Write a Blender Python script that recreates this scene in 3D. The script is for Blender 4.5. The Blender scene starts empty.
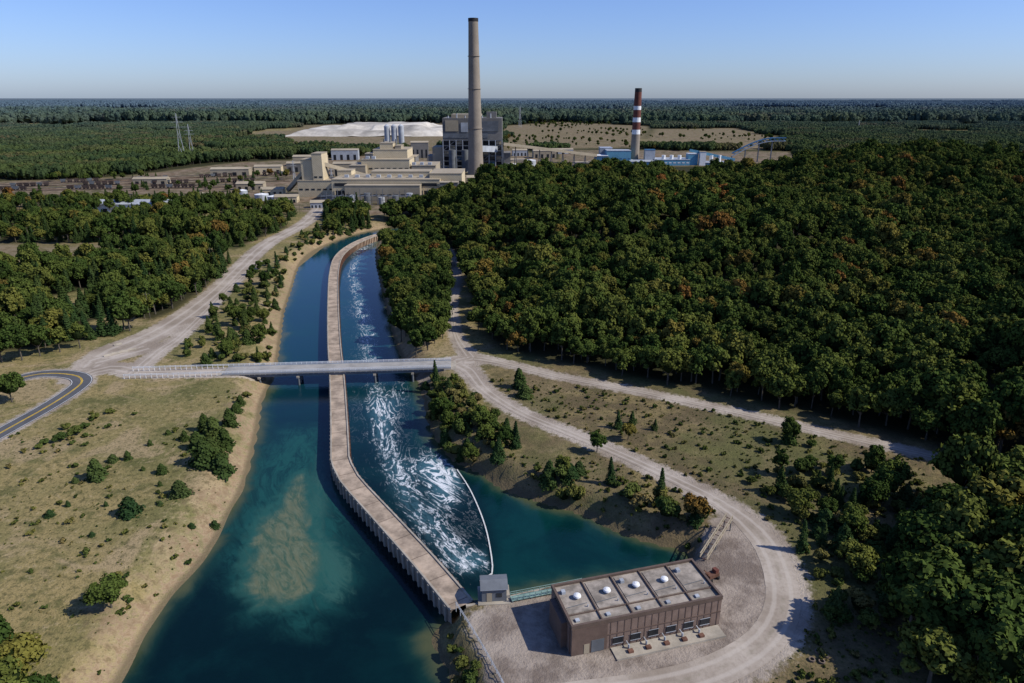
import bpy, math, numpy as np, random
from mathutils import Vector
rng=np.random.default_rng(7); random.seed(7)
scene=bpy.context.scene
# ------------------------------------------------------------------ pixel helpers (image pixels unprojected through the camera -> ground coordinates, metres)
PITCH=math.radians(19.70); CP,SP=math.cos(PITCH),math.sin(PITCH); F=683.0; HC=100.0
def P(u,v,z=0.0):
    s=(341.5-v)/F; t=(HC-z)/(SP-s*CP)
    return ((u-512)/F*t, t*(CP+s*SP))
def PL(l,z=0.0): return [P(a[0],a[1],z) for a in l]
def ZV(v,y):
    s=(341.5-v)/F; return HC-y*(SP-CP*s)/(CP+SP*s)
def XU(u,y,z=0): return (u-512)/F*(y*CP+(HC-z)*SP)
WL=-5.0
# ------------------------------------------------------------------ numpy geometry helpers
def sstep(a,b,x):
    t=np.clip((x-a)/(b-a),0,1); return t*t*(3-2*t)
def segd(X,Y,pts,closed=False,hw=None):
    d=np.full(X.shape,1e9); n=len(pts)
    for i in range(n if closed else n-1):
        ax,ay=pts[i]; bx,by=pts[(i+1)%n]; dx,dy=bx-ax,by-ay; L=dx*dx+dy*dy+1e-9
        t=np.clip(((X-ax)*dx+(Y-ay)*dy)/L,0,1)
        q=np.hypot(X-ax-t*dx,Y-ay-t*dy)
        if hw is not None: q=q-(hw[i]+(hw[(i+1)%n]-hw[i])*t)
        d=np.minimum(d,q)
    return d
def inside(X,Y,pts):
    r=np.zeros(X.shape,bool); n=len(pts)
    for i in range(n):
        ax,ay=pts[i]; bx,by=pts[(i+1)%n]
        if ay==by: continue
        c=((ay>Y)!=(by>Y))&(X<(bx-ax)*(Y-ay)/(by-ay)+ax)
        r^=c
    return r
def sdf(X,Y,pts):
    d=segd(X,Y,pts,True); return np.where(inside(X,Y,pts),-d,d)
def _h(i,j,s):
    n=(i*374761393+j*668265263+s*982451653)&0x7fffffff
    n=((n^(n>>13))*1274126177)&0x7fffffff
    return ((n^(n>>16))&0xffff)/65535.0
def vn(X,Y,sc,s=0):
    x=np.asarray(X)/sc; y=np.asarray(Y)/sc; i=np.floor(x).astype(np.int64); j=np.floor(y).astype(np.int64)
    fx=x-i; fy=y-j; fx=fx*fx*(3-2*fx); fy=fy*fy*(3-2*fy)
    a=_h(i,j,s);b=_h(i+1,j,s);c=_h(i,j+1,s);d=_h(i+1,j+1,s)
    return (a*(1-fx)+b*fx)*(1-fy)+(c*(1-fx)+d*fx)*fy
def smooth_line(pts,step=3.0,ws=None):
    out=[];wo=[]; n=len(pts)
    for i in range(n-1):
        p0=pts[max(i-1,0)];p1=pts[i];p2=pts[i+1];p3=pts[min(i+2,n-1)]
        L=math.dist(p1,p2); k=max(1,int(L/step))
        for q in range(k):
            t=q/k
            out.append(tuple(0.5*((2*p1[c])+(-p0[c]+p2[c])*t+(2*p0[c]-5*p1[c]+4*p2[c]-p3[c])*t*t+(-p0[c]+3*p1[c]-3*p2[c]+p3[c])*t**3) for c in range(2)))
            if ws: wo.append(ws[i]+(ws[i+1]-ws[i])*t)
    out.append(tuple(pts[-1])); 
    if ws: wo.append(ws[-1]); return out,wo
    return out
# ------------------------------------------------------------------ layout
river=smooth_line(PL([(60,760),(92,720),(118,683),(140,645),(166,603),(203,560),(226,520),(245,480),(257,430),(262,400),(274,375),(280,340),(284,312),(291,290),(300,264),(316,250),(345,238),(372,231),(430,224)],WL),6)+\
      smooth_line(PL([(440,232),(388,238),(377,246),(376,262),(380,282),(387,310),(393,335),(403,360),(417,380),(424,400),(428,420),(438,442),(456,463),(480,472),(500,487),(527,497),(560,507),(590,517),(622,533),(655,543),(685,550),(694,560),(670,572),(585,583),(515,598),(485,606),(466,608),(452,618),(432,636),(446,665),(456,683),(470,720),(480,760)],WL),4)
walk_pts=PL([(392,231),(370,237),(352,245),(339,256),(334,272),(333,300),(334,340),(337,378),(339,420),(340,458)],-1)
walk_pts2=PL([(340,458),(349,478),(385,518),(425,562),(462,606)],-1)
walk=smooth_line(walk_pts,5)+smooth_line(walk_pts2,6)[1:]
roads={}
def road(n,px,ws): 
    c,w=smooth_line(PL(px),4,ws); roads[n]=(c,w)
road('main_gravel_road',[(330,198),(306,222),(268,243),(240,268),(212,295),(165,328),(115,351),(88,368)],[8,6,6,5.5,5.5,7,9,5])
road('branch_gravel_road',[(132,374),(160,350),(178,338),(205,312),(232,285),(258,262)],[3.5,3.5,3,3,3,2.5])
road('bridge_approach_road',[(70,380),(110,368),(150,373),(245,372)],[3,5,4.2,4.0])
road('junction_gravel',[(92,362),(146,347)],[6,6])
road('right_approach',[(428,367),(452,362),(474,360)],[4,5,6])
road('upper_gravel_road',[(452,364),(472,358),(505,364),(560,377),(640,392),(720,409),(800,427),(880,445),(935,457),(1010,474)],[4,4,2.7,2.5,2.5,2.5,2.5,2.5,2.5,2.5])
road('lower_gravel_road',[(450,362),(468,370),(485,390),(520,412),(570,433),(620,454),(670,477),(720,503),(755,530),(776,562),(783,604),(765,640),(720,668),(660,685),(560,700)],[4,4,3,2.8,2.8,2.9,3.0,3.4,4.5,4.5,4.5,4.5,4.5,4.5,4.5])
road('hill_lane',[(471,358),(456,335),(452,305),(457,275),(450,252),(420,236)],[3.5,2.2,1.9,1.8,1.6,1.5])
asph,asw=smooth_line(PL([(-190,560),(-80,478),(0,433),(45,408),(72,391),(82,381),(72,375),(40,374),(-10,384),(-80,392)]),3,[3.6]*10)
apron=PL([(472,616),(500,604),(560,590),(590,568),(700,551),(716,520),(740,515),(768,550),(788,600),(772,645),(720,690),(560,715),(500,690),(485,650)])
hill=[P(*a) for a in [(496,349),(478,330),(470,300),(462,270),(430,246),(396,234)]]+[(-115,600),(-75,690),(60,755),(250,830),(420,880),(800,930),(1300,900),(1100,400),(480,190),(190,150)]+[P(*a) for a in [(1024,482),(935,446),(800,414),(700,392),(600,372),(540,360)]]
plant=PL([(-60,196),(-60,186),(0,181),(120,177),(230,163),(330,158),(440,150),(520,150),(560,160),(480,200),(400,214),(330,216),(250,203),(120,194),(0,194)])
plant2=PL([(560,167),(560,150),(640,150),(790,152),(800,166)])
fields=[PL([(500,150),(500,126),(560,122),(650,126),(640,147)]),PL([(640,146),(655,129),(740,128),(790,140),(760,150)]),
        PL([(290,150),(300,125),(450,122),(470,140),(430,150)]),PL([(225,142),(262,131),(330,130),(330,140)]),
        PL([(700,112),(730,107),(900,108),(880,114)]),PL([(60,112),(20,110),(150,108),(180,112)]),PL([(520,116),(540,111),(640,111),(610,117)]),PL([(-50,262),(-50,242),(90,243),(165,240),(150,247),(60,262)])]
def hgt(X,Y,full=False):
    X=np.asarray(X,float);Y=np.asarray(Y,float)
    dr=sdf(X,Y,river); dh=-sdf(X,Y,hill)
    g=lambda cx,cy,sx,sy:np.exp(-.5*(((X-cx)/sx)**2+((Y-cy)/sy)**2))
    H=8+11*g(40,630,120,80)+34*g(345,680,90,105)+21*g(560,640,120,150)+10*g(200,430,110,80)+12*g(60,470,60,60)
    H=H+21*(vn(X,Y,105,3)-.5)+9*(vn(X,Y,42,4)-.5); H=np.maximum(H,1)
    z=sstep(0,80,dh)*H
    z=z+0.5*(vn(X,Y,40,1)-.5)
    bw=7+9*vn(X,Y,35,9); bw=np.where((X>-12)&(Y<190),5.0,bw)
    k=sstep(0,1,np.clip(dr/bw,0,1)**.8)
    z=np.where(dr>0,WL+(z-WL)*k,WL-3*sstep(0,9,-dr))
    return (z,dr,dh) if full else z
def rdist(X,Y):
    rd=segd(X,Y,asph,False,asw)
    for c,w in roads.values(): rd=np.minimum(rd,segd(X,Y,c,False,w))
    return np.minimum(rd,sdf(X,Y,apron))
# ------------------------------------------------------------------ material helpers
class NT:
    def __init__(s,name):
        s.m=bpy.data.materials.new(name); s.m.use_nodes=True; s.t=s.m.node_tree; s.t.nodes.clear()
        s.out=s.t.nodes.new('ShaderNodeOutputMaterial'); s.b=s.t.nodes.new('ShaderNodeBsdfPrincipled')
        s.t.links.new(s.b.outputs[0],s.out.inputs[0])
    def n(s,ty): return s.t.nodes.new(ty)
    def set(s,sock,v):
        if isinstance(v,bpy.types.NodeSocket): s.t.links.new(v,sock)
        elif isinstance(v,(tuple,list)) and len(v)==3 and sock.type=='RGBA': sock.default_value=(*v,1)
        else: sock.default_value=v
    def pos(s): return s.n('ShaderNodeNewGeometry').outputs['Position']
    def obj(s): return s.n('ShaderNodeTexCoord').outputs['Object']
    def noise(s,vec,sc,det=4,ro=.6,dist=0):
        k=s.n('ShaderNodeTexNoise'); s.set(k.inputs['Vector'],vec); k.inputs['Scale'].default_value=sc; k.inputs['Detail'].default_value=det; k.inputs['Roughness'].default_value=ro; k.inputs['Distortion'].default_value=dist
        return k.outputs[0]
    def mr(s,v,a,b,c=0.,d=1.):
        k=s.n('ShaderNodeMapRange'); k.interpolation_type='SMOOTHSTEP'; s.set(k.inputs[0],v)
        for i,q in enumerate((a,b,c,d)): s.set(k.inputs[i+1],q)
        return k.outputs[0]
    def mix(s,f,a,b,mode='MIX'):
        k=s.n('ShaderNodeMix'); k.data_type='RGBA'; k.blend_type=mode; s.set(k.inputs[0],f); s.set(k.inputs[6],a); s.set(k.inputs[7],b); return k.outputs[2]
    def math(s,op,a,b=0.):
        k=s.n('ShaderNodeMath'); k.operation=op; s.set(k.inputs[0],a); s.set(k.inputs[1],b); return k.outputs[0]
    def attr(s,n,o='Fac'):
        k=s.n('ShaderNodeAttribute'); k.attribute_name=n; return k.outputs[o]
    def bump(s,h,st,dist=.2):
        k=s.n('ShaderNodeBump'); s.set(k.inputs['Height'],h); k.inputs['Strength'].default_value=st; k.inputs['Distance'].default_value=dist
        s.t.links.new(k.outputs[0],s.b.inputs['Normal'])
    def fin(s,col,rough=.9,spec=.2):
        s.set(s.b.inputs['Base Color'],col); s.set(s.b.inputs['Roughness'],rough); s.b.inputs['Specular IOR Level'].default_value=spec; return s.m
    def dif(s,col):
        d=s.n('ShaderNodeBsdfDiffuse'); s.set(d.inputs[0],col)
        if s.b.inputs['Normal'].is_linked: s.t.links.new(s.b.inputs['Normal'].links[0].from_socket,d.inputs['Normal'])
        s.t.links.new(d.outputs[0],s.out.inputs[0]); s.t.nodes.remove(s.b); return s.m
def simple(name,col,rough=.8,var=.25,sc=.35,spec=.25,ribs=0,metal=0,bmp=0.15):
    k=NT(name); p=k.obj(); a=k.noise(p,sc,4,.65); b=k.noise(p,sc*9,3)
    d=tuple(c*(1-var) for c in col); e=tuple(min(.95,c*(1+var*.6)) for c in col)
    c=k.mix(k.mr(a,.3,.7),d,e); c=k.mix(k.mr(b,.45,.8,0,.35),c,tuple(x*.6 for x in col))
    if ribs:
        w=k.n('ShaderNodeTexWave'); w.wave_type='BANDS'; w.bands_direction='DIAGONAL'; k.set(w.inputs['Vector'],p); w.inputs['Scale'].default_value=ribs
        c=k.mix(k.math('MULTIPLY',w.outputs['Fac'],.25),c,tuple(x*.45 for x in col))
    if bmp: k.bump(b,bmp,.1)
    k.b.inputs['Metallic'].default_value=metal
    return k.fin(c,rough,spec)
M={}
M['cream']=simple('cream_cladding',(.58,.48,.31),.7,.14,.03,ribs=.25)
M['cream2']=simple('tan_cladding',(.34,.285,.20),.75,.15,.04)
M['gclad']=simple('dark_grey_cladding',(.17,.16,.145),.75,.2,.04)
M['steel']=simple('grey_steel',(.13,.14,.15),.6,.3,.08)
M['lsteel']=simple('light_steel',(.36,.38,.40),.5,.2,.1)
M['dark']=simple('dark_opening',(.02,.022,.026),.4,.3,.1)
M['glass']=simple('window_glass',(.02,.03,.04),.1,.3,.2,spec=.6)
M['conc']=simple('weathered_concrete',(.34,.30,.24),.9,.25,.25)
M['stack']=simple('chimney_concrete',(.25,.21,.165),.9,.14,.05)
M['deck']=simple('sandy_concrete_deck',(.36,.28,.205),.95,.45,.22)
M['joint']=simple('deck_joint',(.16,.12,.09),.95,.3,.3)
M['brick']=simple('brown_block_wall',(.20,.14,.11),.85,.2,.5)
M['brick2']=simple('dark_brown_block',(.13,.088,.068),.85,.18,.4)
M['coping']=simple('brown_coping',(.12,.085,.065),.6,.15,.6)
M['roof']=simple('roof_membrane',(.29,.25,.205),.95,.45,.35)
M['white']=simple('white_paint',(.72,.72,.70),.5,.1,.5)
M['blue']=simple('blue_cladding',(.12,.30,.41),.6,.15,.05)
M['dblue']=simple('dark_blue_cladding',(.05,.14,.25),.6,.2,.05)
M['red']=simple('red_brown_paint',(.13,.045,.032),.8,.2,.1)
M['black']=simple('black_band',(.03,.028,.028),.8,.2,.1)
M['teal']=simple('green_grey_paint',(.20,.30,.27),.6,.2,.6)
M['rust']=simple('rusty_steel',(.15,.075,.05),.85,.4,.5)
M['wagon']=simple('weathered_wagon',(.07,.05,.042),.85,.4,.2)
M['ballast']=simple('track_ballast',(.11,.085,.068),.95,.35,.05)
M['asph']=simple('asphalt',(.085,.087,.092),.9,.2,.12)
M['bdeck']=simple('bridge_deck',(.30,.285,.26),.9,.2,.2)
M['yellow']=simple('yellow_marking',(.55,.36,.04),.8,.2,.3)
M['mark']=simple('white_marking',(.6,.6,.57),.8,.2,.3)
M['bark']=simple('bark',(.10,.085,.065),.95,.3,1)
M['foam']=simple('float_boom',(.6,.6,.56),.6,.2,1)
M['ash']=simple('pale_fill',(.50,.46,.39),.95,.5,.012)
G1,G2,G3=(.25,.205,.16),(.40,.345,.285),(.20,.165,.13)
def gravel():
    k=NT('gravel_surface'); p=k.pos()
    c=k.mix(k.mr(k.noise(p,.06,4,.6),.35,.65),G1,G2); c=k.mix(k.mr(k.noise(p,.9,4,.7),.4,.75,0,.5),c,G3)
    a=k.math('ABSOLUTE',k.attr('ct')); tr=k.mr(k.math('ABSOLUTE',k.math('SUBTRACT',a,.48)),.20,.06)
    c=k.mix(k.math('MULTIPLY',tr,.45),c,(.46,.41,.35)); c=k.mix(k.math('MULTIPLY',k.mr(a,.2,.02),k.mr(k.noise(p,.3,4),.4,.65,0,.45)),c,(.17,.15,.10))
    k.bump(k.noise(p,3,3),.3,.1); return k.fin(c,.95,.1)
M['gravel']=gravel()
def ground_mat():
    k=NT('ground_cover'); p=k.pos()
    n1=k.noise(p,.018,5,.62); n2=k.noise(p,.09,5,.68); n3=k.noise(p,.55,4,.7); n4=k.noise(p,.035,5,.65,.8); n5=k.noise(p,1.8,3,.7)
    c=k.mix(k.mr(n1,.40,.60),(.265,.205,.09),(.155,.142,.055))
    c=k.mix(k.mr(n2,.50,.62,0,.75),c,(.10,.10,.036))
    c=k.mix(k.mr(n4,.50,.60,0,.8),c,(.32,.24,.135))
    c=k.mix(k.mr(n3,.56,.66,0,.5),c,(.36,.28,.16))
    side=k.attr('brown')
    c=k.mix(k.math('MULTIPLY',side,k.mr(n2,.35,.6,.35,.9)),c,(.105,.078,.045))
    c=k.mix(k.math('MULTIPLY',side,k.mr(n1,.45,.6,0,.6)),c,(.095,.105,.034))
    c=k.mix(k.math('MULTIPLY',side,k.mr(n4,.52,.62,0,.5)),c,(.175,.13,.072))
    c=k.mix(k.mr(n3,.50,.36,0,.65),c,(.075,.07,.030))
    c=k.mix(k.mr(n5,.52,.66,0,.6),c,(.05,.055,.024))
    dr=k.attr('dr'); e=k.math('ADD',dr,k.math('MULTIPLY',k.math('SUBTRACT',n2,.5),-36.))
    sand=k.mix(k.mr(n3,.35,.7),(.24,.165,.095),(.42,.32,.205)); sand=k.mix(k.mr(n2,.45,.6,0,.5),sand,(.19,.14,.08))
    sm=k.math('MULTIPLY',k.mr(e,11.,3.),k.attr('beach'))
    sm=k.math('MULTIPLY',sm,k.mr(n3,.60,.48,.2,1.))
    c=k.mix(sm,c,sand)
    c=k.mix(k.mr(dr,1.8,.4,0,.8),c,(.12,.095,.055))
    yd=k.mix(k.mr(n1,.4,.6),(.085,.078,.040),(.14,.10,.065)); yd=k.mix(k.mr(n2,.42,.62,0,.8),yd,(.24,.185,.13))
    c=k.mix(k.attr('ind'),c,yd)
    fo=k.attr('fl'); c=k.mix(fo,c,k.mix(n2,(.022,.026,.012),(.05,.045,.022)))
    rd=k.attr('rd'); e=k.math('ADD',rd,k.math('MULTIPLY',k.math('SUBTRACT',n3,.5),-7.))
    gv=k.mix(k.mr(k.noise(p,.06,4,.6),.35,.65),G1,G2); gv=k.mix(k.mr(k.noise(p,.9,4,.7),.4,.75,0,.5),gv,G3)
    gv=k.mix(k.math('MULTIPLY',k.attr('apr'),.85),gv,k.mix(k.mr(n2,.40,.60),(.135,.105,.085),(.30,.25,.205)))
    c=k.mix(k.mr(e,2.2,.2),c,gv)
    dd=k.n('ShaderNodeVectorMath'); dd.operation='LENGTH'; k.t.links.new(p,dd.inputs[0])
    c=k.mix(k.mr(dd.outputs['Value'],1500.,14000.,0,.8),c,(.095,.135,.175))  # aerial haze painted into the ground colour, bluer with distance from the origin
    k.bump(k.math('ADD',n3,n5),.6,.45)
    return k.fin(c,.97,.05)
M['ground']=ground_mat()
def leafmat(name,cols,haze=False,nsc=.5):
    k=NT(name); r=k.n('ShaderNodeObjectInfo').outputs['Random']
    cr=k.n('ShaderNodeValToRGB'); k.t.links.new(r,cr.inputs[0]); el=cr.color_ramp.elements
    el[0].position=0; el[0].color=(*cols[0][1],1); el[1].position=cols[-1][0]; el[1].color=(*cols[-1][1],1)
    for a,c in cols[1:-1]:
        q=el.new(a); q.color=(*c,1)
    p=k.pos(); c=cr.outputs[0]
    c=k.mix(k.mr(k.noise(p,.012,2),.42,.6,0,.45),c,(.078,.10,.022))
    c=k.mix(k.mr(k.noise(p,.02,2),.54,.68,0,.5),c,(.030,.046,.012))
    c=k.mix(k.mr(k.noise(p,nsc,2,.7),.42,.72,0,.45),c,(.024,.034,.010))
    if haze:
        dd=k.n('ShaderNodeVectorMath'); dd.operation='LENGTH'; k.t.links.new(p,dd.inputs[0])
        c=k.mix(k.mr(dd.outputs['Value'],500.,8500.,0,.9),c,(.09,.135,.175))  # distance haze painted into the leaf colour as a blue-grey tint
    return k.dif(c)
DG=[(0,(.028,.050,.012)),(.3,(.046,.074,.017)),(.6,(.078,.102,.022)),(.82,(.115,.125,.027)),(.92,(.15,.135,.030)),(.97,(.19,.115,.028)),(1,(.23,.085,.027))]
M['leaf']=leafmat('broadleaf_foliage',DG)
M['needle']=leafmat('conifer_foliage',[(0,(.022,.046,.017)),(.6,(.036,.064,.021)),(1,(.055,.076,.026))])
M['shrubl']=leafmat('shrub_foliage',[(0,(.040,.068,.018)),(.4,(.09,.11,.028)),(.75,(.15,.145,.036)),(1,(.19,.145,.058))])
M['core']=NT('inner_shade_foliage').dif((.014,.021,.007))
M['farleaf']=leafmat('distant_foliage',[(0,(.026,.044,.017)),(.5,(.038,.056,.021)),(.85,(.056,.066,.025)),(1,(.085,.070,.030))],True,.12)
# ------------------------------------------------------------------ mesh builder
class MB:
    def __init__(s): s.v=[];s.f=[];s.mi=[];s.sm=[];s.mats=[];s.o=(0,0,0);s.c=1;s.s=0
    def T(s,x=0,y=0,z=0,yaw=0): s.o=(x,y,z);s.c=math.cos(yaw);s.s=math.sin(yaw);return s
    def add(s,vs,fs,mat,smooth=False):
        if mat not in s.mats: s.mats.append(mat)
        i=s.mats.index(mat);b=len(s.v)
        for x,y,z in vs: s.v.append((s.o[0]+x*s.c-y*s.s,s.o[1]+x*s.s+y*s.c,s.o[2]+z))
        for f in fs: s.f.append(tuple(b+q for q in f));s.mi.append(i);s.sm.append(smooth)
    def box(s,x0,x1,y0,y1,z0,z1,mat):
        s.add([(x0,y0,z0),(x1,y0,z0),(x1,y1,z0),(x0,y1,z0),(x0,y0,z1),(x1,y0,z1),(x1,y1,z1),(x0,y1,z1)],
              [(0,3,2,1),(4,5,6,7),(0,1,5,4),(1,2,6,5),(2,3,7,6),(3,0,4,7)],mat)
    def cyl(s,x,y,z0,z1,r0,r1,mat,n=20,smooth=True,cap=True):
        vs=[(x+r0*math.cos(a*math.tau/n),y+r0*math.sin(a*math.tau/n),z0) for a in range(n)]+[(x+r1*math.cos(a*math.tau/n),y+r1*math.sin(a*math.tau/n),z1) for a in range(n)]
        s.add(vs,[(a,(a+1)%n,n+(a+1)%n,n+a) for a in range(n)],mat,smooth)
        if cap: s.add(vs[n:],[tuple(range(n))],mat)
    def beam(s,p,q,w,mat,h=None):
        p=Vector(p);q=Vector(q);d=(q-p).normalized(); up=Vector((0,0,1)) if abs(d.z)<.95 else Vector((1,0,0))
        a=d.cross(up).normalized()*(w/2); b=a.cross(d).normalized()*((h or w)/2)
        vs=[p-a-b,p+a-b,p+a+b,p-a+b,q-a-b,q+a-b,q+a+b,q-a+b]
        s.add([tuple(t) for t in vs],[(0,3,2,1),(4,5,6,7),(0,1,5,4),(1,2,6,5),(2,3,7,6),(3,0,4,7)],mat)
    def gable(s,x0,x1,y0,y1,z0,z1,mat):
        ym=(y0+y1)/2
        s.add([(x0,y0,z0),(x1,y0,z0),(x1,y1,z0),(x0,y1,z0),(x0,ym,z1),(x1,ym,z1)],[(0,1,5,4),(2,3,4,5),(1,2,5),(3,0,4)],mat)
    def done(s,name,coll=None,link=True):
        me=bpy.data.meshes.new(name); me.from_pydata(s.v,[],s.f)
        for m in s.mats: me.materials.append(m)
        me.polygons.foreach_set('material_index',s.mi); me.polygons.foreach_set('use_smooth',s.sm); me.update()
        ob=bpy.data.objects.new(name,me)
        if link: (coll or scene.collection).objects.link(ob)
        return ob
def rawmesh(name,V,Fc,mats,mi=None,smooth=False):
    me=bpy.data.meshes.new(name); V=np.asarray(V,np.float32); Fc=np.asarray(Fc,np.int32)
    me.vertices.add(len(V)); me.vertices.foreach_set('co',V.ravel())
    me.loops.add(Fc.size); me.loops.foreach_set('vertex_index',Fc.ravel())
    me.polygons.add(len(Fc)); k=Fc.shape[1]
    me.polygons.foreach_set('loop_start',np.arange(len(Fc),dtype=np.int32)*k)
    for m in mats: me.materials.append(m)
    if mi is not None: me.polygons.foreach_set('material_index',np.asarray(mi,np.int32))
    me.polygons.foreach_set('use_smooth',np.full(len(Fc),smooth)); me.update(calc_edges=True); me.validate(); return me
def link(name,me):
    o=bpy.data.objects.new(name,me); scene.collection.objects.link(o); return o
def gridfaces(ny,nx):
    i=np.arange(ny*nx).reshape(ny,nx); return np.stack([i[:-1,:-1],i[:-1,1:],i[1:,1:],i[1:,:-1]],-1).reshape(-1,4)
def fattr(me,n,a):
    t=me.attributes.new(n,'FLOAT','POINT'); t.data.foreach_set('value',np.asarray(a,np.float32).ravel())
# ------------------------------------------------------------------ terrain
def axis(lo,hi,a,b,st,gr,mx):
    core=list(np.arange(a,b+.01,st)); r=[];p=b;s=st
    while p<hi: s*=gr; p+=s; r.append(p)
    l=[];p=a;s=st
    while p>lo: s*=gr; p-=s; l.append(p)
    return np.array(l[::-1]+core+r)
ax=axis(-60000,60000,-230,260,2.2,1.045,0); ay=axis(-30000,60000,86,360,2.0,1.03,0)
GX,GY=np.meshgrid(ax,ay); Z,dr,dh=hgt(GX,GY,True); rd=rdist(GX,GY)
V=np.stack([GX,GY,Z],-1).reshape(-1,3)
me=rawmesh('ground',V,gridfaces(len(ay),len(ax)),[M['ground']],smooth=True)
F1=PL([(-80,222),(60,217),(200,217),(292,226),(262,238),(236,250),(200,243),(100,243),(-80,244)])
F2=PL([(-120,362),(40,350),(125,333),(180,310),(207,290),(232,264),(222,250),(150,253),(80,266),(-120,285)])
F0=PL([(-80,208),(0,205),(190,203),(300,212),(290,222),(200,214),(60,213),(-80,216)])
FR=PL([(1060,500),(960,492),(925,540),(905,600),(905,660),(940,720),(1100,720),(1300,600),(1200,500)])
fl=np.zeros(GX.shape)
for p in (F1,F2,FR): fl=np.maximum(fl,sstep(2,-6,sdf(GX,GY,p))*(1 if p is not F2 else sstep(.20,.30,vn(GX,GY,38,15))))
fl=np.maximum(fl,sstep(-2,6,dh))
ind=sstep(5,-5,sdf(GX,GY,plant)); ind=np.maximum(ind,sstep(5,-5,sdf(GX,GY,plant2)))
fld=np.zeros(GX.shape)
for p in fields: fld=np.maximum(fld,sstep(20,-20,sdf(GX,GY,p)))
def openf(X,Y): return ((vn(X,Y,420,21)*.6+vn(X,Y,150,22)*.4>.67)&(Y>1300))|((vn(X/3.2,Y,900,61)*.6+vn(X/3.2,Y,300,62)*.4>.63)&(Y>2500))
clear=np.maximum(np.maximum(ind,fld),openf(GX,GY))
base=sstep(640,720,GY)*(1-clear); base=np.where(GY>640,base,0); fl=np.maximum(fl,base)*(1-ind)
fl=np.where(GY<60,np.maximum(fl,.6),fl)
ind=np.maximum(ind,fld*.75)
brown=sstep(-30,10,GX)*sstep(800,600,GY)
beach=np.where(GX<-30,1.,.25)
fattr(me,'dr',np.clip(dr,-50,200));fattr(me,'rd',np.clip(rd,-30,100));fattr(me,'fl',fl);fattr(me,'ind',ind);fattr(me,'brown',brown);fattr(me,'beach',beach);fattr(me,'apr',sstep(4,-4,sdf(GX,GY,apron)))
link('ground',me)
# water
wx=np.arange(-140,75,1.5); wy=np.arange(40,620,1.5); WX,WY=np.meshgrid(wx,wy)
me=rawmesh('river_water',np.stack([WX,WY,np.full(WX.shape,WL)],-1).reshape(-1,3),gridfaces(len(wy),len(wx)),[])
wd=np.full(WX.shape,1e9);S=np.zeros(WX.shape);Tt=np.zeros(WX.shape);acc=0
for i in range(len(walk)-1):
    a,b=walk[i],walk[i+1];dx,dy=b[0]-a[0],b[1]-a[1];L=math.hypot(dx,dy)
    t=np.clip(((WX-a[0])*dx+(WY-a[1])*dy)/L/L,0,1); q=np.hypot(WX-a[0]-t*dx,WY-a[1]-t*dy)
    sg=np.where((dx*(WY-a[1])-dy*(WX-a[0]))>0,1,-1); mk=q<wd
    wd=np.where(mk,q,wd);S=np.where(mk,acc+t*L,S);Tt=np.where(mk,q*sg,Tt);acc+=L
boom=smooth_line(PL([(457,470),(470,490),(483,520),(490,548),(492,574),(480,582)],WL),3)
chan=walk+[boom[-1]]+boom[::-1]+PL([(438,442),(424,400),(403,360),(387,310),(377,262),(388,238)],WL)
fin=-sdf(WX,WY,chan)
core=smooth_line(PL([(385,236),(362,250),(354,270),(360,300),(368,335),(374,370),(378,410),(384,440),(400,485),(432,530),(468,562)],WL),5)
cd=segd(WX,WY,core)
def blob(px,r,rx=None): 
    x,y=P(*px,WL); return np.exp(-((WX-x)**2/(2*r*r)+(WY-y)**2/(2*(rx or r)**2)))
foam=(.42*np.exp(-(cd/3.8)**2)+.62*blob((434,466),5,6)+.62*blob((447,484),3.5,9)+.28*blob((392,405),3,14)+.4*blob((468,562),4,3)+.50*np.exp(-(segd(WX,WY,boom)/1.1)**2)+.15)*sstep(-.5,2,fin)
bar=PL([(300,476),(290,492),(270,515),(252,548),(246,580),(262,600),(292,604),(312,592),(316,560),(308,525),(305,498)],WL)
bar2=PL([(318,455),(326,480),(322,530),(350,560),(345,600),(322,606),(318,560),(310,510)],WL)
fattr(me,'fs',S);fattr(me,'ft',Tt);fattr(me,'foam',foam);fattr(me,'bar',sdf(WX,WY,bar));fattr(me,'bar2',sdf(WX,WY,bar2));fattr(me,'turq',sdf(WX,WY,PL([(285,430),(250,480),(236,560),(262,612),(320,612),(358,575),(335,500),(320,430)],WL)))
pool=PL([(459,462),(474,490),(487,520),(494,548),(495,580),(490,604),(700,580),(710,540),(500,480)],WL)
fattr(me,'pool',sstep(1.5,-3,sdf(WX,WY,pool)));fattr(me,'drw',sdf(WX,WY,river));fattr(me,'far',WY)
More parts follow.
